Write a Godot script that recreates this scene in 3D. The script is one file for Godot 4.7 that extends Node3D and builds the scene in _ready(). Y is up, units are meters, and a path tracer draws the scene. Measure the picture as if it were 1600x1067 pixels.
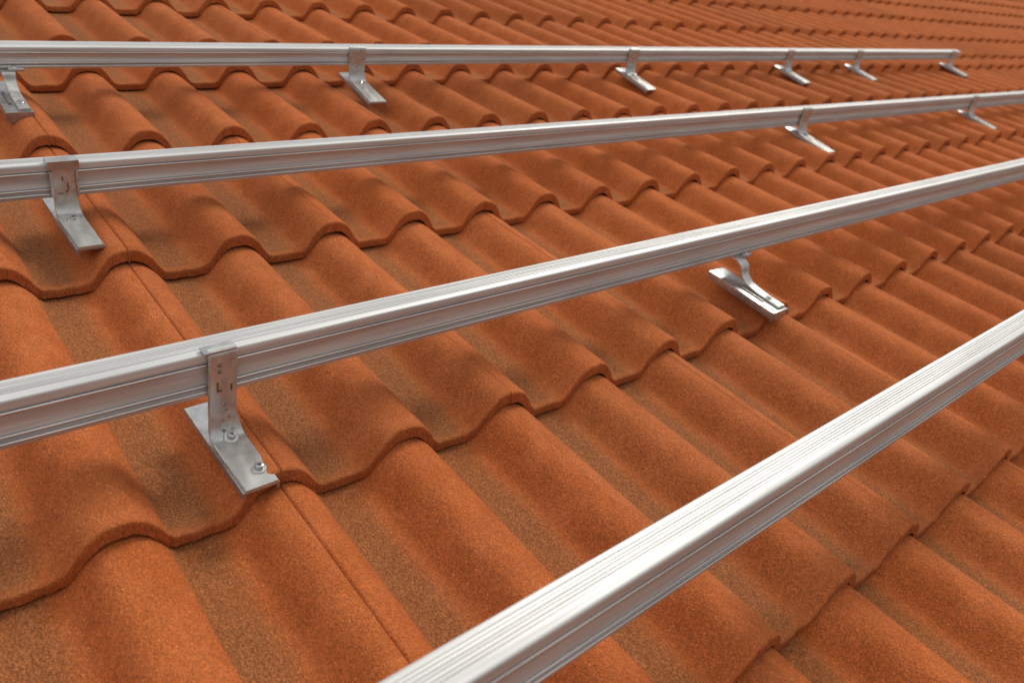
extends Node3D
# A clay tiled roof slope carrying four aluminium mounting rails on metal roof hooks.

const PITCH := 20.0
const WAVE := 0.15            # spacing of the rolls
const TILE_W := 0.3           # two rolls to a tile
const TILE_L := 0.462
const DROP := 0.0166           # a tile's tail stands this far above the tile under it
const PAN := -0.035           # pan height at the tail, measured from the roof plane
const JOINT := 0.92 * WAVE    # a side joint lies here, on a roll, and every TILE_W from it

var roof_basis: Basis
var roof_origin := Vector3(0, 6, 0)
var roof_frame: Transform3D
var cam: Camera3D
var rng := RandomNumberGenerator.new()
var tile_mat: StandardMaterial3D
var alu: StandardMaterial3D
var alu_bright: StandardMaterial3D
var steel: StandardMaterial3D
var steel_dull: StandardMaterial3D
var steel_dark: StandardMaterial3D
var used := {}

# ---------------------------------------------------------------- helpers
func tag(o: Node, label: String, category: String, group := "", kind := "") -> void:
	if label: o.set_meta("label", label)
	if category: o.set_meta("category", category)
	if group: o.set_meta("group", group)
	if kind: o.set_meta("kind", kind)

func numbered(called: String) -> String:
	var n: int = used.get(called, 0)
	used[called] = n + 1
	return called if n == 0 else "%s_%03d" % [called, n]

func build(called: String, st: SurfaceTool, m: Material, parent: Node, at := Transform3D()) -> MeshInstance3D:
	var o := MeshInstance3D.new()
	o.name = called
	o.mesh = st.commit()
	o.material_override = m
	o.transform = at
	parent.add_child(o, true)
	return o

func start() -> SurfaceTool:
	var st := SurfaceTool.new()
	st.begin(Mesh.PRIMITIVE_TRIANGLES)
	return st

func vtx(st: SurfaceTool, p: Vector3, n: Vector3, uv: Vector2) -> void:
	st.set_normal(n)
	st.set_uv(uv)
	st.add_vertex(p)

# one flat or smooth quad a b c d, seen from the side that n points to
func quad(st: SurfaceTool, p: Array, n: Array, uv: Array) -> void:
	var face: Vector3 = (p[1] - p[0]).cross(p[2] - p[0]) + (p[2] - p[0]).cross(p[3] - p[0])
	var order := [0, 1, 2, 0, 2, 3] if face.dot(n[0] + n[1] + n[2] + n[3]) < 0 else [0, 2, 1, 0, 3, 2]
	for i in order:
		vtx(st, p[i], n[i], uv[i])

# a closed outline (x, y), counterclockwise, swept along the third axis from a to b; along: 0 = x axis (outline is z, y), 2 = z axis (outline is x, y)
func extrude(st: SurfaceTool, pts: PackedVector2Array, a: float, b: float, along := 0, smooth_deg := 32.0, capped := true) -> void:
	var n := pts.size()
	var area := 0.0
	for i in n:
		area += pts[i].cross(pts[(i + 1) % n])
	if area < 0:
		pts = pts.duplicate()
		pts.reverse()
	var seg: Array[Vector2] = []
	for i in n:
		var d := (pts[(i + 1) % n] - pts[i]).normalized()
		seg.append(Vector2(d.y, -d.x))
	var lim := cos(deg_to_rad(smooth_deg))
	var run := 0.0
	for i in n:
		var j := (i + 1) % n
		var before := seg[(i - 1 + n) % n]
		var after := seg[j]
		var n0 := (seg[i] + before).normalized() if seg[i].dot(before) > lim else seg[i]
		var n1 := (seg[i] + after).normalized() if seg[i].dot(after) > lim else seg[i]
		var l := pts[i].distance_to(pts[j])
		quad(st, [place(pts[i], a, along), place(pts[j], a, along), place(pts[j], b, along), place(pts[i], b, along)],
			[place(n0, 0, along), place(n1, 0, along), place(n1, 0, along), place(n0, 0, along)],
			[Vector2(a, run), Vector2(a, run + l), Vector2(b, run + l), Vector2(b, run)])
		run += l
	if not capped: return
	var tri := Geometry2D.triangulate_polygon(pts)
	for e in [[a, -1.0], [b, 1.0]]:
		var nn := place(Vector2.ZERO, e[1], along)
		for k in range(0, tri.size(), 3):
			var p0 := place(pts[tri[k]], e[0], along)
			var p1 := place(pts[tri[k + 1]], e[0], along)
			var p2 := place(pts[tri[k + 2]], e[0], along)
			if (p1 - p0).cross(p2 - p0).dot(nn) > 0:
				var t := p1
				p1 = p2
				p2 = t
			for q in [p0, p1, p2]:
				vtx(st, q, nn, Vector2(q.x + q.z, q.y))

func place(p: Vector2, t: float, along: int) -> Vector3:
	return Vector3(t, p.y, p.x) if along == 0 else Vector3(p.x, p.y, t) if along == 2 else Vector3(p.x, t, p.y)

func rounded(outline: PackedVector2Array, r: float, steps := 3) -> PackedVector2Array:
	var out := PackedVector2Array()
	var n := outline.size()
	for i in n:
		var p := outline[i]
		var a := outline[(i - 1 + n) % n]
		var b := outline[(i + 1) % n]
		var ra := minf(r, p.distance_to(a) * 0.45)
		var rb := minf(r, p.distance_to(b) * 0.45)
		var pa := p + (a - p).normalized() * ra
		var pb := p + (b - p).normalized() * rb
		for k in steps + 1:
			var t := float(k) / steps
			out.append(pa.lerp(p, t).lerp(p.lerp(pb, t), t))
	return out

# a strip of metal of the given thickness along a path in (z, y), cut off square
func strip_outline(path: PackedVector2Array, thick: float) -> PackedVector2Array:
	var left := PackedVector2Array()
	var right := PackedVector2Array()
	for i in path.size():
		var d := (path[mini(i + 1, path.size() - 1)] - path[maxi(i - 1, 0)]).normalized()
		var nn := Vector2(-d.y, d.x) * thick * 0.5
		left.append(path[i] + nn)
		right.append(path[i] - nn)
	right.reverse()
	left.append_array(right)
	return left

func smooth_path(ctrl: Array, per := 6) -> PackedVector2Array:
	var out := PackedVector2Array()
	var n := ctrl.size()
	for i in n - 1:
		var p0: Vector2 = ctrl[maxi(i - 1, 0)]
		var p1: Vector2 = ctrl[i]
		var p2: Vector2 = ctrl[i + 1]
		var p3: Vector2 = ctrl[mini(i + 2, n - 1)]
		for k in per:
			out.append(p1.cubic_interpolate(p2, p0, p3, float(k) / per))
	out.append(ctrl[n - 1])
	return out

# a strap: its outline in (z, y), its half width at each point of the path, with the long edges broken
func strap(st: SurfaceTool, path: PackedVector2Array, thick: float, middle: float, wide: PackedFloat32Array) -> void:
	var c := 0.0009
	var outer := strip_outline(path, thick)
	var inner := strip_outline(path, thick - 2.0 * c)
	var n := outer.size()
	var m := path.size()
	var seg: Array[Vector2] = []
	for i in n:
		var d := (outer[(i + 1) % n] - outer[i]).normalized()
		seg.append(Vector2(d.y, -d.x) * (1.0 if (outer[(i + 1) % n] - outer[i]).length() > 0.0 else 0.0))
	var area := 0.0
	for i in n: area += outer[i].cross(outer[(i + 1) % n])
	var turn := 1.0 if area > 0 else -1.0
	for i in n:
		var j := (i + 1) % n
		var wi := wide[i if i < m else n - 1 - i]
		var wj := wide[j if j < m else n - 1 - j]
		var before := seg[(i - 1 + n) % n]
		var after := seg[j]
		var n0 := (seg[i] + before).normalized() if seg[i].dot(before) > 0.75 else seg[i]
		var n1 := (seg[i] + after).normalized() if seg[i].dot(after) > 0.75 else seg[i]
		var v0 := place(n0 * turn, 0, 0)
		var v1 := place(n1 * turn, 0, 0)
		var p := [place(outer[i], middle - wi + c, 0), place(outer[j], middle - wj + c, 0), place(outer[j], middle + wj - c, 0), place(outer[i], middle + wi - c, 0)]
		quad(st, p, [v0, v1, v1, v0], [Vector2(p[0].x, i * 0.003), Vector2(p[1].x, j * 0.003), Vector2(p[2].x, j * 0.003), Vector2(p[3].x, i * 0.003)])
		for s in [-1.0, 1.0]:
			var e := [place(outer[i], middle + s * (wi - c), 0), place(outer[j], middle + s * (wj - c), 0), place(inner[j], middle + s * wj, 0), place(inner[i], middle + s * wi, 0)]
			var nn: Vector3 = (v0 + v1 + Vector3(s * 2.0, 0, 0)).normalized()
			quad(st, e, [nn, nn, nn, nn], [Vector2(e[0].z, e[0].y), Vector2(e[1].z, e[1].y), Vector2(e[2].z, e[2].y), Vector2(e[3].z, e[3].y)])
	for s in [-1.0, 1.0]:
		for i in m - 1:
			var p := [place(inner[i], middle + s * wide[i], 0), place(inner[i + 1], middle + s * wide[i + 1], 0), place(inner[n - 2 - i], middle + s * wide[i + 1], 0), place(inner[n - 1 - i], middle + s * wide[i], 0)]
			var side := Vector3(s, 0, 0)
			quad(st, p, [side, side, side, side], [Vector2(p[0].z, p[0].y), Vector2(p[1].z, p[1].y), Vector2(p[2].z, p[2].y), Vector2(p[3].z, p[3].y)])

func block(st: SurfaceTool, lo: Vector3, hi: Vector3, r: float) -> void:
	var o := rounded(PackedVector2Array([Vector2(lo.x, lo.y), Vector2(hi.x, lo.y), Vector2(hi.x, hi.y), Vector2(lo.x, hi.y)]), r)
	extrude(st, o, lo.z, hi.z, 2)

func lathe(st: SurfaceTool, prof: PackedVector2Array, at: Vector3, sides := 20, wob := 0.0) -> void:
	for i in prof.size() - 1:
		var a := prof[i]
		var b := prof[i + 1]
		var d := (b - a).normalized()
		var nn := Vector2(d.y, -d.x)
		for k in sides:
			var t0 := TAU * k / sides
			var t1 := TAU * (k + 1) / sides
			var c0 := Vector3(cos(t0), 0, sin(t0))
			var c1 := Vector3(cos(t1), 0, sin(t1))
			var up := Vector3.UP
			quad(st, [at + c0 * a.x + up * a.y, at + c1 * a.x + up * a.y, at + c1 * b.x + up * b.y, at + c0 * b.x + up * b.y],
				[c0 * nn.x + up * nn.y, c1 * nn.x + up * nn.y, c1 * nn.x + up * nn.y, c0 * nn.x + up * nn.y],
				[Vector2(t0, a.y), Vector2(t1, a.y), Vector2(t1, b.y), Vector2(t0, b.y)])

# a node whose x runs along the rail, y out of the roof and z down the slope, at roof coordinates (u, v, h)
func on_roof(u: float, v: float, h: float, turn := 0.0) -> Transform3D:
	return roof_frame * Transform3D(Basis(Vector3.UP, turn), Vector3(u, h, -v))

# ---------------------------------------------------------------- tile shape
const ROLL := [[-0.5, -0.3], [-0.44, -0.1], [-0.38, 0.1], [-0.34, 1.0], [-0.308, 3.6], [-0.278, 9.0], [-0.245, 17.2], [-0.205, 26.0], [-0.165, 32.4], [-0.12, 37.4], [-0.06, 40.3], [0.0, 41.2],
	[0.06, 40.2], [0.115, 37.0], [0.165, 31.0], [0.21, 23.0], [0.25, 14.2], [0.278, 7.0], [0.30, 3.0], [0.325, 0.9], [0.37, 0.1], [0.44, -0.3], [0.5, -0.3]]

func roll_height(x: float) -> float:      # metres above the pan at x metres from a roll's top
	var d := x / WAVE - roundf(x / WAVE)
	for i in ROLL.size() - 1:
		var a: Array = ROLL[i]
		var b: Array = ROLL[i + 1]
		if d <= b[0]:
			var before: Array = ROLL[maxi(i - 1, 0)]
			var after: Array = ROLL[mini(i + 2, ROLL.size() - 1)]
			var m0: float = (b[1] - before[1]) / maxf(b[0] - before[0], 1e-5)
			var m1: float = (after[1] - a[1]) / maxf(after[0] - a[0], 1e-5)
			var w: float = b[0] - a[0]
			var t: float = (d - a[0]) / w
			var t2 := t * t
			var t3 := t2 * t
			return 0.001 * ((2 * t3 - 3 * t2 + 1) * a[1] + (t3 - 2 * t2 + t) * w * m0 + (3 * t2 - 2 * t3) * b[1] + (t3 - t2) * w * m1)
	return 0.0

# tail at z = 0, head at z = -TILE_L, y = 0 on the roof plane; bevel: how far each side edge is broken
func tile_mesh(seed_: int, cell: Vector2, cols_per_wave: int, fine: bool, bevel_left: float, bevel_right: float) -> ArrayMesh:
	var st := start()
	var noise := FastNoiseLite.new()
	noise.seed = seed_
	noise.frequency = 1.0
	noise.fractal_octaves = 2
	var gap := 0.00004
	var xs: Array[float] = [gap]
	if bevel_left > 0.0: xs.append(gap + bevel_left * 0.5)
	var n := cols_per_wave * 2
	for i in n + 1:
		var x := TILE_W * i / n
		if x > gap + bevel_left + 0.001 and x < TILE_W - gap - bevel_right - 0.001: xs.append(x)
		if i == 0: xs.append(gap + bevel_left)
	xs.append(TILE_W - gap - bevel_right)
	if bevel_right > 0.0: xs.append(TILE_W - gap - bevel_right * 0.5)
	xs.append(TILE_W - gap)
	var zs: Array = [0.0, -0.02, -0.06, -0.11, -0.16, -0.21, -0.26, -0.31, -0.36, -0.41, -TILE_L] if fine else [0.0, -0.2, -TILE_L]
	var thick := 0.0124
	# rings of points from under the tail, over its rounded edge, and up the top
	var rings: Array = []
	var span := TILE_L + 0.024
	for part in (5 if fine else 3) + zs.size() - 1:
		var ring: Array = []
		for x in xs:
			var roll := roll_height(x)
			var h := PAN + roll
			var side := 0.0
			if x < gap + bevel_left: side = 1.0 - (x - gap) / maxf(bevel_left, 1e-5)
			if x > TILE_W - gap - bevel_right: side = 1.0 - (TILE_W - gap - x) / maxf(bevel_right, 1e-5)
			h -= side * side * 0.0026 * minf(1.0, maxf(bevel_left if x < 0.1 else bevel_right, 0.0) / 0.002)
			var rough := noise.get_noise_2d(x * 160.0, 3.0) * 0.0011 + noise.get_noise_2d(x * 38.0, 9.0) * 0.0013 if fine else 0.0
			var rough2 := noise.get_noise_2d(x * 190.0, 40.0) * 0.0008 if fine else 0.0
			var p := Vector3(x, 0, 0)
			var vv := 0.0
			# the face leans with the roll so that its thickness is even
			var slope := clampf((roll_height(x + 0.001) - roll_height(x - 0.001)) / 0.002, -1.6, 1.6)
			var t := thick * minf(sqrt(1.0 + slope * slope * 0.5), 1.3) + roll * 0.10
			var edge: Array = [[0.0, -t], [0.0, -t * 0.5], [0.0, -0.003], [-0.0012, -0.0009], [-0.0040, 0.0]] if fine else [[0.0, -t], [0.0, -0.002], [-0.004, 0.0]]
			if part < edge.size():
				p.y = h + edge[part][1] + (rough2 if part > 0 else 0.0)
				p.z = edge[part][0] + rough
				vv = (TILE_L + 0.022 * (1.0 - float(part) / edge.size())) / span
			else:
				var z: float = zs[part - edge.size() + 1]
				p.z = z
				p.y = h + roll * 0.29 * z + (noise.get_noise_2d(x * 14.0, z * 14.0 + 60.0) * 0.0002 if fine else 0.0)
				vv = (TILE_L + z) / span
			ring.append([p, Vector2(x / TILE_W, vv)])
		rings.append(ring)
	var rows := rings.size()
	var cols := xs.size()
	# smooth normals from neighbours
	var normals: Array = []
	for r in rows:
		var line: Array = []
		for c in cols:
			var px: Vector3 = rings[r][mini(c + 1, cols - 1)][0] - rings[r][maxi(c - 1, 0)][0]
			var pz: Vector3 = rings[mini(r + 1, rows - 1)][c][0] - rings[maxi(r - 1, 0)][c][0]
			if r == 0: pz = rings[1][c][0] - rings[0][c][0]
			line.append(px.cross(pz).normalized())
		normals.append(line)
	for r in rows - 1:
		for c in cols - 1:
			var p: Array = []
			var nn: Array = []
			var uv: Array = []
			for k in [[r, c], [r, c + 1], [r + 1, c + 1], [r + 1, c]]:
				p.append(rings[k[0]][k[1]][0])
				nn.append(normals[k[0]][k[1]])
				var q: Vector2 = rings[k[0]][k[1]][1]
				uv.append(cell + Vector2(0.004 + q.x * 0.492, 0.004 + q.y * 0.492))
			quad(st, p, nn, uv)
	# underside and the two long sides
	for c in cols - 1:
		var a: Vector3 = rings[0][c][0]
		var b: Vector3 = rings[0][c + 1][0]
		var d := Vector3(a.x, a.y, -TILE_L)
		var e := Vector3(b.x, b.y, -TILE_L)
		var dn := Vector3.DOWN
		var uv0: Vector2 = cell + Vector2(0.25, 0.49)
		quad(st, [a, b, e, d], [dn, dn, dn, dn], [uv0, uv0, uv0, uv0])
	for side in [[0, -1.0], [cols - 1, 1.0]]:
		for r in rows - 1:
			var a: Vector3 = rings[r][side[0]][0]
			var b: Vector3 = rings[r + 1][side[0]][0]
			var lo: Vector3 = rings[0][side[0]][0]
			var s := Vector3(side[1], 0, 0)
			var uv0: Vector2 = cell + Vector2(0.25, 0.3)
			quad(st, [a, b, Vector3(b.x, lo.y, b.z), Vector3(a.x, lo.y, a.z)], [s, s, s, s], [uv0, uv0, uv0, uv0])
	return st.commit()

# ---------------------------------------------------------------- textures
func noise_bytes(seed_: int, freq: float, w: int, h: int, octaves := 1, kind := FastNoiseLite.TYPE_SIMPLEX_SMOOTH) -> PackedByteArray:
	var f := FastNoiseLite.new()
	f.seed = seed_
	f.noise_type = kind
	f.frequency = freq
	f.fractal_type = FastNoiseLite.FRACTAL_FBM if octaves > 1 else FastNoiseLite.FRACTAL_NONE
	f.fractal_octaves = octaves
	f.cellular_return_type = FastNoiseLite.RETURN_CELL_VALUE
	return f.get_image(w, h, false, false, true).get_data()

func tile_material() -> StandardMaterial3D:
	var size := 2048
	var half := size / 2
	var color := PackedByteArray()
	color.resize(size * size * 3)
	var bump := PackedByteArray()
	bump.resize(size * size)
	var grain := noise_bytes(11, 0.23, size, size, 1, FastNoiseLite.TYPE_CELLULAR)
	var grain2 := noise_bytes(12, 0.42, size, size, 1, FastNoiseLite.TYPE_CELLULAR)
	var blotch := noise_bytes(13, 0.0075, size, size, 4)
	var cloud := noise_bytes(14, 0.0028, size, size, 3)
	var speck := noise_bytes(15, 0.16, size, size, 1)
	var depth := PackedFloat32Array()
	for i in half:
		var d := TILE_W * (float(i) / half - 0.008) / 0.984 / WAVE
		d -= floorf(d)
		depth.append(smoothstep(0.235, 0.285, d) * (1.0 - smoothstep(0.48, 0.71, d)))
	for y in size:
		var yt := float(y % half) / half           # 0 at the head, 1 at the tail
		var row := y * size
		for x in size:
			var i := row + x
			var c := depth[x % half]
			var b := (blotch[i] - 128) * 0.0078125
			var k := (cloud[i] - 128) * 0.0078125
			var g := (grain[i] - 128) * 0.0078125
			var g2 := (grain2[i] - 128) * 0.0078125
			# dirt lies in the pans and thins out over the rolls
			var dirt := clampf(c * 1.2 - 0.26 + b * 0.11 + k * 0.20 + (g * 0.14 + g2 * 0.08) * (0.2 + c), 0.0, 1.0) * 0.84
			if yt > 0.93: dirt *= maxf(0.25, (1.0 - yt) * 10.0)
			var wear := clampf(b * 0.5 + k * 0.35 + 0.4, 0.0, 1.0)
			var r := lerpf(lerpf(172.0, 181.0, wear), 136.0, dirt)
			var gg := lerpf(lerpf(94.0, 103.0, wear), 88.0, dirt)
			var bb := lerpf(lerpf(50.0, 60.0, wear), 55.0, dirt)
			var f := 0.97 + g * (0.075 + 0.075 * dirt) + g2 * (0.11 + 0.10 * dirt) + b * 0.025
			if speck[i] > 232:
				var s := (speck[i] - 232) * 0.06 * (0.35 + g2 * 0.5 + 0.3)
				f += s * 0.8
				bb += s * 22.0
				gg += s * 16.0
			elif speck[i] < 30:
				f -= (30 - speck[i]) * 0.012 * (0.4 + dirt)
			color[i * 3] = clampi(int(r * f), 0, 255)
			color[i * 3 + 1] = clampi(int(gg * f), 0, 255)
			color[i * 3 + 2] = clampi(int(bb * f), 0, 255)
			bump[i] = clampi(128 + int(g * 40.0 + g2 * 40.0 + b * 12.0), 0, 255)
	var m := StandardMaterial3D.new()
	m.albedo_texture = ImageTexture.create_from_image(Image.create_from_data(size, size, false, Image.FORMAT_RGB8, color))
	m.heightmap_enabled = true
	m.heightmap_texture = ImageTexture.create_from_image(Image.create_from_data(size, size, false, Image.FORMAT_L8, bump))
	m.heightmap_scale = 0.12
	m.roughness = 0.9
	m.metallic_specular = 0.22
	return m

func streaks(seed_: int, low: float, high: float, freq := 0.02) -> NoiseTexture2D:
	var t := NoiseTexture2D.new()
	var f := FastNoiseLite.new()
	f.seed = seed_
	f.frequency = freq
	f.fractal_octaves = 4
	t.noise = f
	t.width = 512
	t.height = 512
	t.seamless = true
	var ramp := Gradient.new()
	ramp.set_color(0, Color(low, low, low))
	ramp.set_color(1, Color(high, high, high))
	t.color_ramp = ramp
	return t

func metal(color: Color, rough: float, seed_: int, scale: Vector3, spread: float, metallic := 1.0) -> StandardMaterial3D:
	var m := StandardMaterial3D.new()
	m.albedo_color = color
	m.albedo_texture = streaks(seed_ + 1, 0.82, 1.0)
	m.metallic = metallic
	m.roughness = 1.0
	m.roughness_texture = streaks(seed_, rough - spread, rough + spread)
	m.uv1_scale = scale
	return m

func make_materials() -> void:
	tile_mat = tile_material()
	alu = metal(Color(0.85, 0.85, 0.845), 0.50, 21, Vector3(0.35, 14.0, 1), 0.14, 0.35)
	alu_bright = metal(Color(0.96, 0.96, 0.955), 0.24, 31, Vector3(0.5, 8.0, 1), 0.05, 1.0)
	steel = metal(Color(0.74, 0.74, 0.74), 0.30, 23, Vector3(5, 5, 1), 0.10, 0.8)
	steel_dull = metal(Color(0.80, 0.80, 0.785), 0.27, 25, Vector3(6, 6, 1), 0.12, 0.55)
	steel_dark = metal(Color(0.54, 0.53, 0.51), 0.5, 27, Vector3(14, 14, 1), 0.1)

# ---------------------------------------------------------------- the roof
func course_line(k: int) -> float:       # where the tails of course k lie, up the slope
	var v := [-0.3945, 0.0, 0.4451, 0.8181, 1.145, 1.305, 1.64]
	if k < 0: return v[0] + 0.41 * k
	if k < v.size(): return v[k]
	return v[6] + 0.42 * (k - 6)

func make_roof() -> void:
	var roof := Node3D.new()
	roof.name = "tiled_roof"
	roof.transform = roof_frame
	add_child(roof)
	tag(roof, "weathered terracotta double roll tile roof slope under the aluminium rails", "roof", "", "structure")
	var cells := [Vector2(0, 0), Vector2(0.5, 0), Vector2(0, 0.5), Vector2(0.5, 0.5)]
	var near: Array = []
	for i in 8:
		near.append(tile_mesh(100 + i * 7, cells[(i * 3 + i / 4) % 4], 26, true, 0.0, 0.0))
	var near_open_left: Array = []
	var near_open_right: Array = []
	for i in 3:
		near_open_left.append(tile_mesh(200 + i * 7, cells[(i + 1) % 4], 26, true, 0.0034, 0.0))
		near_open_right.append(tile_mesh(300 + i * 7, cells[(i + 2) % 4], 26, true, 0.0, 0.0016))
	var tones: Array = []
	for tint in [Color(1, 1, 1), Color(0.965, 0.97, 0.98), Color(1, 0.985, 0.96), Color(0.94, 0.935, 0.93), Color(0.985, 0.965, 0.95)]:
		var m: StandardMaterial3D = tile_mat.duplicate()
		m.albedo_color = tint
		tones.append(m)
	var far := tile_mesh(400, cells[1], 12, false, 0.0, 0.0)
	var inverse := cam.transform.affine_inverse()
	var half := tan(deg_to_rad(cam.fov * 0.5))
	var seen: Array = []
	var rest: Array[Transform3D] = []
	for k in range(-4, 12):
		var g := course_line(k + 1) - course_line(k)
		for j in range(-9, 60):
			var u := JOINT + j * TILE_W
			var tilt := asin(DROP / g)
			rng.seed = hash(Vector2i(k, j))
			var t := Transform3D(Basis(Vector3.RIGHT, -tilt + rng.randf_range(-0.001, 0.001)),
				Vector3(u, rng.randf_range(-0.0003, 0.0003), -course_line(k) + rng.randf_range(-0.0013, 0.0013)))
			var lo := Vector2(9, 9)
			var hi := Vector2(-9, -9)
			var front := true
			for q in [Vector3(0, 0, 0), Vector3(TILE_W, 0, 0), Vector3(0, 0, -g), Vector3(TILE_W, 0, -g)]:
				var p: Vector3 = inverse * (roof_frame * (t * q))
				if p.z > -0.05:
					front = false
					continue
				var s := Vector2(p.x / -p.z / half / 1.5015, p.y / -p.z / half)
				lo = lo.min(s)
				hi = hi.max(s)
			var clip := Vector2(minf(hi.x, 1) - maxf(lo.x, -1), minf(hi.y, 1) - maxf(lo.y, -1))
			if clip.x > 0 and clip.y > 0:
				seen.append([-clip.x * clip.y, t, k, j, rng.randi()])
			else:
				rest.append(t)
	seen.sort_custom(func(a, b): return a[0] < b[0])
	for i in seen.size():
		var s: Array = seen[i]
		if i >= 300:
			rest.append(s[1])
			continue
		var o := MeshInstance3D.new()
		o.name = "tile"
		var pick: int = s[4]
		o.mesh = near[pick % 8]
		if s[3] == 0 and s[2] < 4: o.mesh = near_open_left[pick % 3]
		if s[3] == -1 and s[2] < 4: o.mesh = near_open_right[pick % 3]
		o.material_override = tones[(pick / 8) % 5]
		o.transform = s[1]
		roof.add_child(o, true)
	print("tiles in view ", seen.size())
	var mm := MultiMesh.new()
	mm.transform_format = MultiMesh.TRANSFORM_3D
	mm.mesh = far
	mm.instance_count = rest.size()
	for i in rest.size():
		mm.set_instance_transform(i, rest[i])
	var mi := MultiMeshInstance3D.new()
	mi.name = "distant_tiling"
	mi.multimesh = mm
	mi.material_override = tile_mat
	mi.set_meta("kind", "stuff")
	roof.add_child(mi, true)
	var deck := start()
	block(deck, Vector3(-2.6, -0.16, -6.3), Vector3(18.2, -0.085, 2.0), 0.004)
	var dm := StandardMaterial3D.new()
	dm.albedo_color = Color(0.12, 0.10, 0.09)
	dm.roughness = 0.95
	build("roof_deck", deck, dm, roof)

func make_ground() -> void:
	var st := start()
	var r := 400.0
	var up := Vector3.UP
	quad(st, [Vector3(-r, 0, -r), Vector3(r, 0, -r), Vector3(r, 0, r), Vector3(-r, 0, r)], [up, up, up, up], [Vector2(0, 0), Vector2(80, 0), Vector2(80, 80), Vector2(0, 80)])
	var m := StandardMaterial3D.new()
	m.albedo_color = Color(0.40, 0.41, 0.36)
	m.roughness = 0.95
	var g := build("ground", st, m, self)
	g.set_meta("kind", "structure")

# ---------------------------------------------------------------- rails
# outline in (z, y): z = 0 is the front face (down the slope), y = 0 the bottom
func rail_outline(w: float, h: float) -> PackedVector2Array:
	var p := PackedVector2Array()
	# top, from the back edge to the front edge
	p.append_array([Vector2(-w, h - 0.0012), Vector2(-w + 0.0004, h - 0.0003), Vector2(-w + 0.0012, h)])
	var f0 := -w + w * 0.16
	var f1 := -w + w * 0.74
	var pitch := (f1 - f0) / 6.0
	for i in 6:
		var z := f0 + pitch * i
		p.append_array([Vector2(z, h), Vector2(z + pitch * 0.22, h - 0.0008), Vector2(z + pitch * 0.36, h - 0.0008), Vector2(z + pitch * 0.54, h)])
	p.append_array([Vector2(-0.0026, h), Vector2(-0.0012, h - 0.0004), Vector2(-0.0004, h - 0.0012), Vector2(0, h - 0.0026)])
	# front: flat band, step, hollow web, ledge, dark groove, ledge, foot
	p.append_array([Vector2(0, h * 0.80), Vector2(-0.0012, h * 0.792), Vector2(-0.0026, h * 0.776), Vector2(-0.0026, h * 0.770), Vector2(0.0006, h * 0.738), Vector2(0.0006, h * 0.725)])
	for i in 9:
		var t := i / 8.0
		p.append(Vector2(-0.0006 - 0.0021 * sin(PI * t), lerpf(h * 0.71, h * 0.30, t)))
	p.append_array([Vector2(-0.0024, h * 0.292), Vector2(-0.0024, h * 0.288), Vector2(0.0006, h * 0.254), Vector2(0.0004, h * 0.225), Vector2(-0.0022, h * 0.215), Vector2(-0.0024, h * 0.150), Vector2(-0.0024, h * 0.145),
		Vector2(0.0009, h * 0.108), Vector2(0.0009, h * 0.035), Vector2(0.0002, h * 0.008), Vector2(-0.0008, 0.0)])
	# under side and back
	p.append_array([Vector2(-w + 0.001, 0), Vector2(-w, 0.001), Vector2(-w, h * 0.2), Vector2(-w + 0.0015, h * 0.22), Vector2(-w + 0.0015, h * 0.74), Vector2(-w, h * 0.76)])
	return p

# front bottom edge starts at (0, v, y) in roof coordinates and leans by slope; sections are spans of u
func make_rail(v: float, y: float, w: float, h: float, slope: float, sections: Array, cap_end: bool, label: String) -> void:
	var rail := Node3D.new()
	rail.name = numbered("mounting_rail")
	rail.transform = on_roof(0, v, y, atan(slope))
	add_child(rail)
	tag(rail, label, "mounting rail", "aluminium rails across the roof")
	var o := rail_outline(w, h)
	var i := 0
	for s in sections:
		var st := start()
		extrude(st, o, s[0], s[1])
		var t := Transform3D(Basis(Vector3.UP, s[2] if s.size() > 2 else 0.0), Vector3(0, s[3] if s.size() > 3 else 0.0, 0))
		var body := build("rail_section", st, alu, rail, t)
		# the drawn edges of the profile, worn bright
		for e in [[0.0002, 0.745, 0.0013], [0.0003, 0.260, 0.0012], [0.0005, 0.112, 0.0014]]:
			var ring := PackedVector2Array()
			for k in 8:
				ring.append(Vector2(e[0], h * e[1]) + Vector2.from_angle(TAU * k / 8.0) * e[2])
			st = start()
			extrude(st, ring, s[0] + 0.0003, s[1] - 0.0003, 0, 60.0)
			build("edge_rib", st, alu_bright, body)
		i += 1
	if cap_end:
		var e: float = sections[-1][1]
		var st := start()
		var c := rounded(PackedVector2Array([Vector2(-w - 0.001, -0.001), Vector2(0.0022, -0.001), Vector2(0.0022, h + 0.0015), Vector2(-w - 0.001, h + 0.0015)]), 0.003)
		extrude(st, c, e - 0.012, e + 0.006)
		build("end_cap", st, alu, rail)

# ---------------------------------------------------------------- hooks
func bolt(parent: Node, at: Transform3D, washer_r: float, head_r: float, head_h: float) -> void:
	var st := start()
	lathe(st, PackedVector2Array([Vector2(washer_r, 0), Vector2(washer_r, 0.0011), Vector2(washer_r - 0.0006, 0.0016), Vector2(head_r * 0.8, 0.0018), Vector2(0, 0.0018)]), Vector3.ZERO, 28)
	var w := build("washer", st, steel_dull, parent, at)
	st = start()
	lathe(st, PackedVector2Array([Vector2(head_r, 0.0017), Vector2(head_r, head_h * 0.75), Vector2(head_r * 0.86, head_h * 0.95), Vector2(head_r * 0.62, head_h), Vector2(head_r * 0.46, head_h), Vector2(head_r * 0.40, head_h * 0.5), Vector2(0, head_h * 0.45)]), Vector3.ZERO, 24)
	build("bolt_head", st, steel, w)

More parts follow.
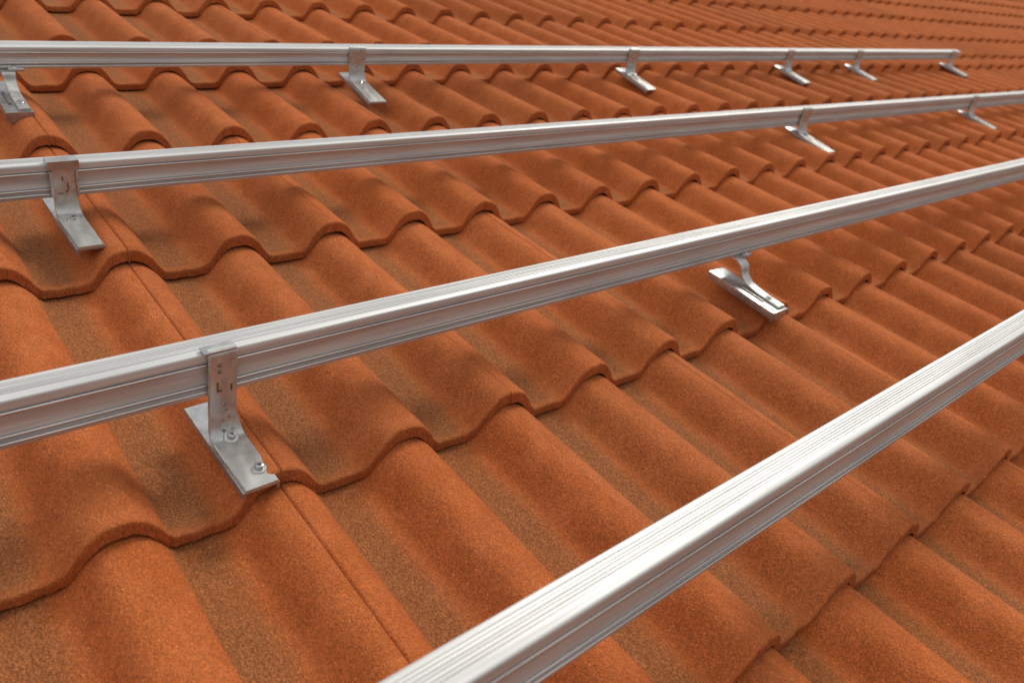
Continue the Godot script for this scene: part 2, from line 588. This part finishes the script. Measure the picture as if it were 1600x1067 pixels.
# local axes: x along the rail, y out of the roof, z down the slope; z = 0 at the rail's front face, y = 0 at the roof plane
# o: plate_y, plate_back, plate_front, width, rail_y, rail_h, shift (how far down the slope the arm leans), bolts
func make_hook(o: Dictionary) -> Node3D:
	var hook := Node3D.new()
	hook.name = "roof_hook"
	var py: float = o.plate_y
	var w: float = o.width
	var zb: float = o.plate_back
	var zf: float = o.plate_front
	var dx: float = o.get("plate_shift", 0.0)
	var st := start()
	# the bar under the arm, a shallow channel turned down
	var bw := w * 0.5 + 0.002
	var bar := rounded(PackedVector2Array([Vector2(-bw, py - 0.009), Vector2(-bw + 0.0028, py - 0.009), Vector2(-bw + 0.0028, py - 0.003), Vector2(bw - 0.0028, py - 0.003), Vector2(bw - 0.0028, py - 0.009), Vector2(bw, py - 0.009), Vector2(bw, py), Vector2(-bw, py)]), 0.0012, 2)
	for i in bar.size(): bar[i].x += dx
	extrude(st, bar, zb, zf - 0.0015, 2)
	var dip: float = o.get("dip", 0.0)
	var lean := Transform3D(Basis(Vector3.RIGHT, dip), Vector3(0, py, 0)) * Transform3D(Basis(), Vector3(0, -py, 0))
	build("base_bar", st, steel, hook, lean)
	# strap: foot on the bar, bend, upright on the rail's face, lip over its top
	var top: float = o.rail_y + o.rail_h
	var th := 0.0042
	var hold := th * 0.5 + 0.0012
	var path := smooth_path([Vector2(zf, py + th * 0.5), Vector2(zf * 0.6, py + th * 0.5), Vector2(0.034, py + th * 0.5), Vector2(0.020, py + th * 0.5 + 0.0012), Vector2(0.0115, py + 0.009), Vector2(hold + 0.003, py + 0.021), Vector2(hold, py + 0.036), Vector2(hold, lerpf(py, top, 0.7)), Vector2(hold, top - 0.004), Vector2(hold - 0.0010, top + 0.0006), Vector2(hold - 0.0030, top + 0.0022), Vector2(-0.0030, top + 0.0024)], 5)
	for i in path.size():
		path[i].y -= maxf(path[i].x, 0.0) * tan(dip) * (1.0 - smoothstep(py + 0.006, py + 0.036, path[i].y))
	st = start()
	var wide := PackedFloat32Array()
	var up_w: float = o.get("upright", w) * 0.5
	for q in path: wide.append(lerpf(w * 0.5, up_w, smoothstep(py + 0.004, py + 0.03, q.y)))
	strap(st, path, th, dx, wide)
	build("arm", st, steel_dull, hook)
	# clip plate between strap and rail
	if o.get("clip", false):
		st = start()
		block(st, Vector3(dx - w * 0.62, top - 0.0045, -0.007), Vector3(dx + w * 0.62, top + 0.0066, hold + 0.0052), 0.0014)
		build("clip", st, steel, hook)
	if o.get("lip", false):
		st = start()
		block(st, Vector3(dx - w * 0.54, top + 0.0016, -0.009), Vector3(dx + w * 0.40, top + 0.0042, hold + 0.0006), 0.0009)
		build("lip", st, steel, hook)
	if o.get("flanges", false):
		for s in [-1.0, 1.0]:
			st = start()
			block(st, Vector3(dx + s * w * 0.5 - 0.0014, py + 0.026, hold), Vector3(dx + s * w * 0.5 + 0.0014, top - 0.008, hold + 0.0056), 0.001)
			build("flange", st, steel_dull, hook)
	# pressed beads on the upright
	for b in o.get("marks", []):
		st = start()
		block(st, Vector3(dx + b[0] - b[2], b[1] - b[3], hold + th * 0.5 - 0.001), Vector3(dx + b[0] + b[2], b[1] + b[3], hold + th * 0.5 + 0.0009), 0.0006)
		build("pressed_mark", st, steel_dark if b.size() > 4 else steel, hook)
	for b in o.bolts:
		bolt(hook, Transform3D(Basis(Vector3.RIGHT, b[3] + dip), Vector3(dx + b[0], py + th + b[1] - b[2] * tan(dip), b[2])), b[4], b[5], b[6])
	# spatter of the weld above the lower bolt
	if o.get("weld", false):
		rng.seed = 77
		var spatter := start()
		var pits := start()
		for i in 34:
			var r := rng.randf_range(0.0006, 0.0016)
			var t := rng.randf()
			var x := rng.randfn(0.0, 0.0045)
			var q := Vector2(lerpf(0.021, hold, minf(1.0, t * 1.6)), lerpf(py + th + 0.001, py + 0.038, t))
			if t < 0.5: q = path[int(lerpf(13, 26, t * 2.0))] + Vector2(th * 0.5, th * 0.35)
			else: q.x = hold + th * 0.5
			lathe(pits if i % 3 == 0 else spatter, PackedVector2Array([Vector2(r, -r * 0.4), Vector2(r * 0.95, r * 0.2), Vector2(r * 0.6, r * 0.65), Vector2(0, r * 0.8)]), Vector3(dx + clampf(x, -0.012, 0.012), q.y, q.x), 7)
		build("weld_bead", spatter, steel, hook)
		build("weld_scale", pits, steel_dark, hook)
	return hook

# the other kind: the strap curves up from the bar and is bolted beneath the rail
func make_under_hook(py: float, w: float, zb: float, zf: float, rail_y: float, dx: float) -> Node3D:
	var hook := Node3D.new()
	hook.name = "roof_hook"
	var st := start()
	var bw := w * 0.5
	var bar := rounded(PackedVector2Array([Vector2(-bw, py - 0.013), Vector2(-bw + 0.003, py - 0.013), Vector2(-bw + 0.003, py - 0.003), Vector2(bw - 0.003, py - 0.003), Vector2(bw - 0.003, py - 0.013), Vector2(bw, py - 0.013), Vector2(bw, py), Vector2(-bw, py)]), 0.0014, 2)
	for i in bar.size(): bar[i].x += dx
	extrude(st, bar, zb, zf, 2)
	build("base_bar", st, steel, hook)
	var th := 0.0045
	var path := smooth_path([Vector2(zf - 0.004, py + th * 0.5), Vector2(zf * 0.7, py + th * 0.5), Vector2(0.058, py + th * 0.5 + 0.001), Vector2(0.040, py + 0.007), Vector2(0.026, py + 0.016), Vector2(0.020, py + 0.028), Vector2(0.012, rail_y - 0.006), Vector2(0.002, rail_y - th * 0.5 - 0.0006), Vector2(-0.022, rail_y - th * 0.5 - 0.0006)], 6)
	st = start()
	var wide := PackedFloat32Array()
	for q in path: wide.append(lerpf(bw * 0.42, bw * 0.5, smoothstep(py + 0.004, py + 0.03, q.y)))
	strap(st, path, th, dx + bw * 0.42, wide)
	build("arm", st, steel_dull, hook)
	# pressed rib beside the strap and the open keyhole near the bar's end
	st = start()
	block(st, Vector3(dx - bw * 0.45, py - 0.001, 0.034), Vector3(dx - bw * 0.2, py + 0.0022, 0.085), 0.0018)
	build("rib", st, steel_dark, hook)
	st = start()
	block(st, Vector3(dx - bw, py - 0.016, zf - 0.0005), Vector3(dx + bw, py + 0.0008, zf + 0.0025), 0.0016)
	build("end_plate", st, steel, hook)
	bolt(hook, Transform3D(Basis(), Vector3(dx + bw * 0.35, py + th, zf - 0.03)), 0.0058, 0.0036, 0.0042)
	# bolt lying under the rail's front edge
	st = start()
	lathe(st, PackedVector2Array([Vector2(0, -0.014), Vector2(0.0035, -0.014), Vector2(0.0035, -0.003), Vector2(0.0062, -0.003), Vector2(0.0062, 0.004), Vector2(0.004, 0.004), Vector2(0.004, 0.009), Vector2(0, 0.009)]), Vector3.ZERO, 6)
	build("clamp_bolt", st, steel_dull, hook, Transform3D(Basis(Vector3.BACK, PI / 2), Vector3(dx + bw * 1.0, rail_y + 0.001, 0.0055)))
	return hook

func put_hook(h: Node3D, u: float, v: float, turn: float, label: String) -> void:
	h.name = numbered("roof_hook")
	h.transform = on_roof(u, v, 0.0, turn)
	add_child(h)
	tag(h, label, "roof hook", "metal hooks holding the rails")

# ---------------------------------------------------------------- the scene
func _ready() -> void:
	var p := deg_to_rad(PITCH)
	roof_basis = Basis(Vector3.RIGHT, Vector3(0, cos(p), sin(p)), Vector3(0, -sin(p), cos(p)))
	roof_frame = Transform3D(roof_basis, roof_origin)

	cam = Camera3D.new()
	cam.name = "camera"
	# right, up and back, and the place, in the roof's own axes
	var right := Vector3(0.759416, 0.216852, 0.613403)
	var up := Vector3(0.214399, 0.806742, -0.550636)
	var back := Vector3(-0.614265, 0.549674, 0.56616)
	cam.transform = Transform3D(roof_basis * Basis(right, up, back).orthonormalized(), roof_frame * Vector3(-0.14056, 0.58535, 0.51061))
	cam.fov = 46.66
	cam.near = 0.05
	cam.far = 1500.0
	var lens := CameraAttributesPhysical.new()
	lens.frustum_focal_length = 12.0 / tan(deg_to_rad(46.66 * 0.5))
	lens.frustum_focus_distance = 0.92
	lens.exposure_aperture = 6.3
	lens.frustum_near = 0.05
	lens.frustum_far = 1500.0
	cam.attributes = lens
	add_child(cam)

	var env := Environment.new()
	env.background_mode = Environment.BG_SKY
	var sky := Sky.new()
	# an overcast sky, brighter overhead and round the veiled sun
	var toward := roof_basis * Vector3(0.70, 0.68, -0.34).normalized()
	var air := Image.create_empty(256, 128, false, Image.FORMAT_RGBF)
	for y in 128:
		for x in 256:
			var phi := (x + 0.5) / 256.0 * TAU - PI
			var theta := (y + 0.5) / 128.0 * PI
			var d := Vector3(sin(theta) * sin(phi), cos(theta), -sin(theta) * cos(phi))
			var c := Color(0.16, 0.15, 0.14)
			if d.y > 0.0:
				var near_sun := acos(clampf(d.dot(toward), -1.0, 1.0))
				var l := 0.32 + 0.40 * d.y + 0.58 * exp(-near_sun * near_sun / 0.80)
				c = Color(l, l * 1.0, l * 1.01)
			air.set_pixel(x, y, c)
	var sm := PanoramaSkyMaterial.new()
	sm.panorama = ImageTexture.create_from_image(air)
	sky.sky_material = sm
	env.sky = sky
	env.tonemap_mode = Environment.TONE_MAPPER_LINEAR
	env.tonemap_exposure = 1.08
	env.sdfgi_enabled = true
	env.ssao_enabled = true
	env.ssil_enabled = true
	var we := WorldEnvironment.new()
	we.name = "world_environment"
	we.environment = env
	add_child(we)

	var sun := DirectionalLight3D.new()
	sun.name = "sun"
	sun.transform = Transform3D(Basis.looking_at(-toward, Vector3.UP), Vector3(0, 20, 0))
	sun.light_energy = 0.62
	sun.light_color = Color(1.0, 0.97, 0.92)
	sun.light_angular_distance = 20.0
	sun.shadow_enabled = true
	add_child(sun)

	make_materials()
	make_ground()
	make_roof()

	make_rail(1.0242, 0.0355, 0.0312, 0.037, 0.0244, [[-0.7, 0.8135], [0.8145, 1.79, 0.0, 0.0], [1.791, 4.235]], true, "farthest and topmost aluminium rail, the only one whose capped end is in sight")
	make_rail(0.5714, 0.0252, 0.0233, 0.048, 0.0101, [[-0.7, 0.1045], [0.1050, 5.2]], false, "second aluminium rail down, with a clip and seam at its left end")
	make_rail(0.0847, 0.0485, 0.0281, 0.0515, 0.0102, [[-0.7, 4.6]], false, "third aluminium rail down, held by the hook with two bolts")
	make_rail(-0.3479, 0.1053, 0.0288, 0.066, 0.0176, [[-0.5, 3.2]], false, "nearest aluminium rail, cutting across the lower right corner with no hook in sight")

	# hooks of the third rail
	var front := make_hook({"plate_y": 0.0, "plate_back": -0.045, "plate_front": 0.094, "width": 0.034, "upright": 0.0285, "rail_y": 0.0485, "rail_h": 0.0515, "weld": true, "lip": true,
		"marks": [[-0.004, 0.090, 0.0018, 0.0016], [-0.0045, 0.0875, 0.0016, 0.0005, 1], [-0.004, 0.082, 0.0018, 0.0016], [-0.0045, 0.0795, 0.0016, 0.0005, 1], [-0.006, 0.062, 0.0006, 0.006, 1], [-0.004, 0.0565, 0.0026, 0.0006, 1], [0.008, 0.058, 0.0006, 0.004, 1], [0.0085, 0.094, 0.0012, 0.001]],
		"bolts": [[0.002, 0.0015, 0.0205, 0.35, 0.0076, 0.0042, 0.006], [0.007, 0.0, 0.072, 0.0, 0.0074, 0.0046, 0.0058]]})
	put_hook(front, 0.112, 0.0847, 0.03, "large galvanised hook in front with two bolts, on the third rail's left part")
	put_hook(make_under_hook(0.010, 0.043, -0.022, 0.114, 0.0485, 0.0), 0.998, 0.095, 0.0, "hook whose curved strap is bolted beneath the third rail, right of the middle")

	# hooks of the second rail
	put_hook(make_hook({"plate_y": 0.002, "plate_back": -0.045, "plate_front": 0.104, "width": 0.031, "upright": 0.0285, "rail_y": 0.0252, "rail_h": 0.048, "clip": true, "flanges": true,
		"marks": [[-0.002, 0.054, 0.0008, 0.003, 1], [0.004, 0.042, 0.0007, 0.005, 1], [-0.006, 0.033, 0.003, 0.0008, 1], [0.002, 0.0355, 0.0014, 0.0012, 1]],
		"bolts": [[0.001, 0.0005, 0.030, 0.2, 0.0078, 0.0045, 0.0042]]}), 0.0985, 0.5724, 0.02, "hook with a square clip and one bolt, on the second rail's left end")
	var plain := make_hook({"plate_y": 0.006, "dip": 0.11, "plate_back": -0.030, "plate_front": 0.118, "width": 0.042, "rail_y": 0.0252, "rail_h": 0.048, "bolts": [[0.0, 0.0012, 0.024, 0.3, 0.007, 0.0042, 0.005]]})
	put_hook(plain, 1.985, 0.5915, 0.0, "hook on the second rail between the seamed left end and the frame's right")
	var again: Node3D = plain.duplicate()
	put_hook(again, 3.200, 0.6042, 0.0, "rightmost hook on the second rail, where the tiles grow small")

	# hooks of the top rail
	var small := make_hook({"plate_y": 0.004, "dip": 0.12, "plate_back": -0.032, "plate_front": 0.110, "width": 0.040, "rail_y": 0.0355, "rail_h": 0.037, "bolts": [[0.0, 0.0012, 0.024, 0.3, 0.007, 0.0042, 0.005]]})
	put_hook(make_under_hook(0.007, 0.040, -0.02, 0.118, 0.0355, 0.0), 0.121, 1.027, 0.0, "hook at the far left of the top rail, cut by the frame's edge")
	var said := ["hook at the top rail's first seam, left of the middle", "hook at the top rail's second seam, with a dark gap under its bar", "hook on the top rail, third from its capped end", "hook on the top rail, next but one to its end cap", "hook under the capped end of the top rail"]
	var at := [0.812, 1.757, 2.652, 3.192, 4.168]
	for i in 5:
		var c: Node3D = small if i == 0 else small.duplicate()
		put_hook(c, at[i], 1.0242 + 0.0244 * at[i], 0.0, said[i])
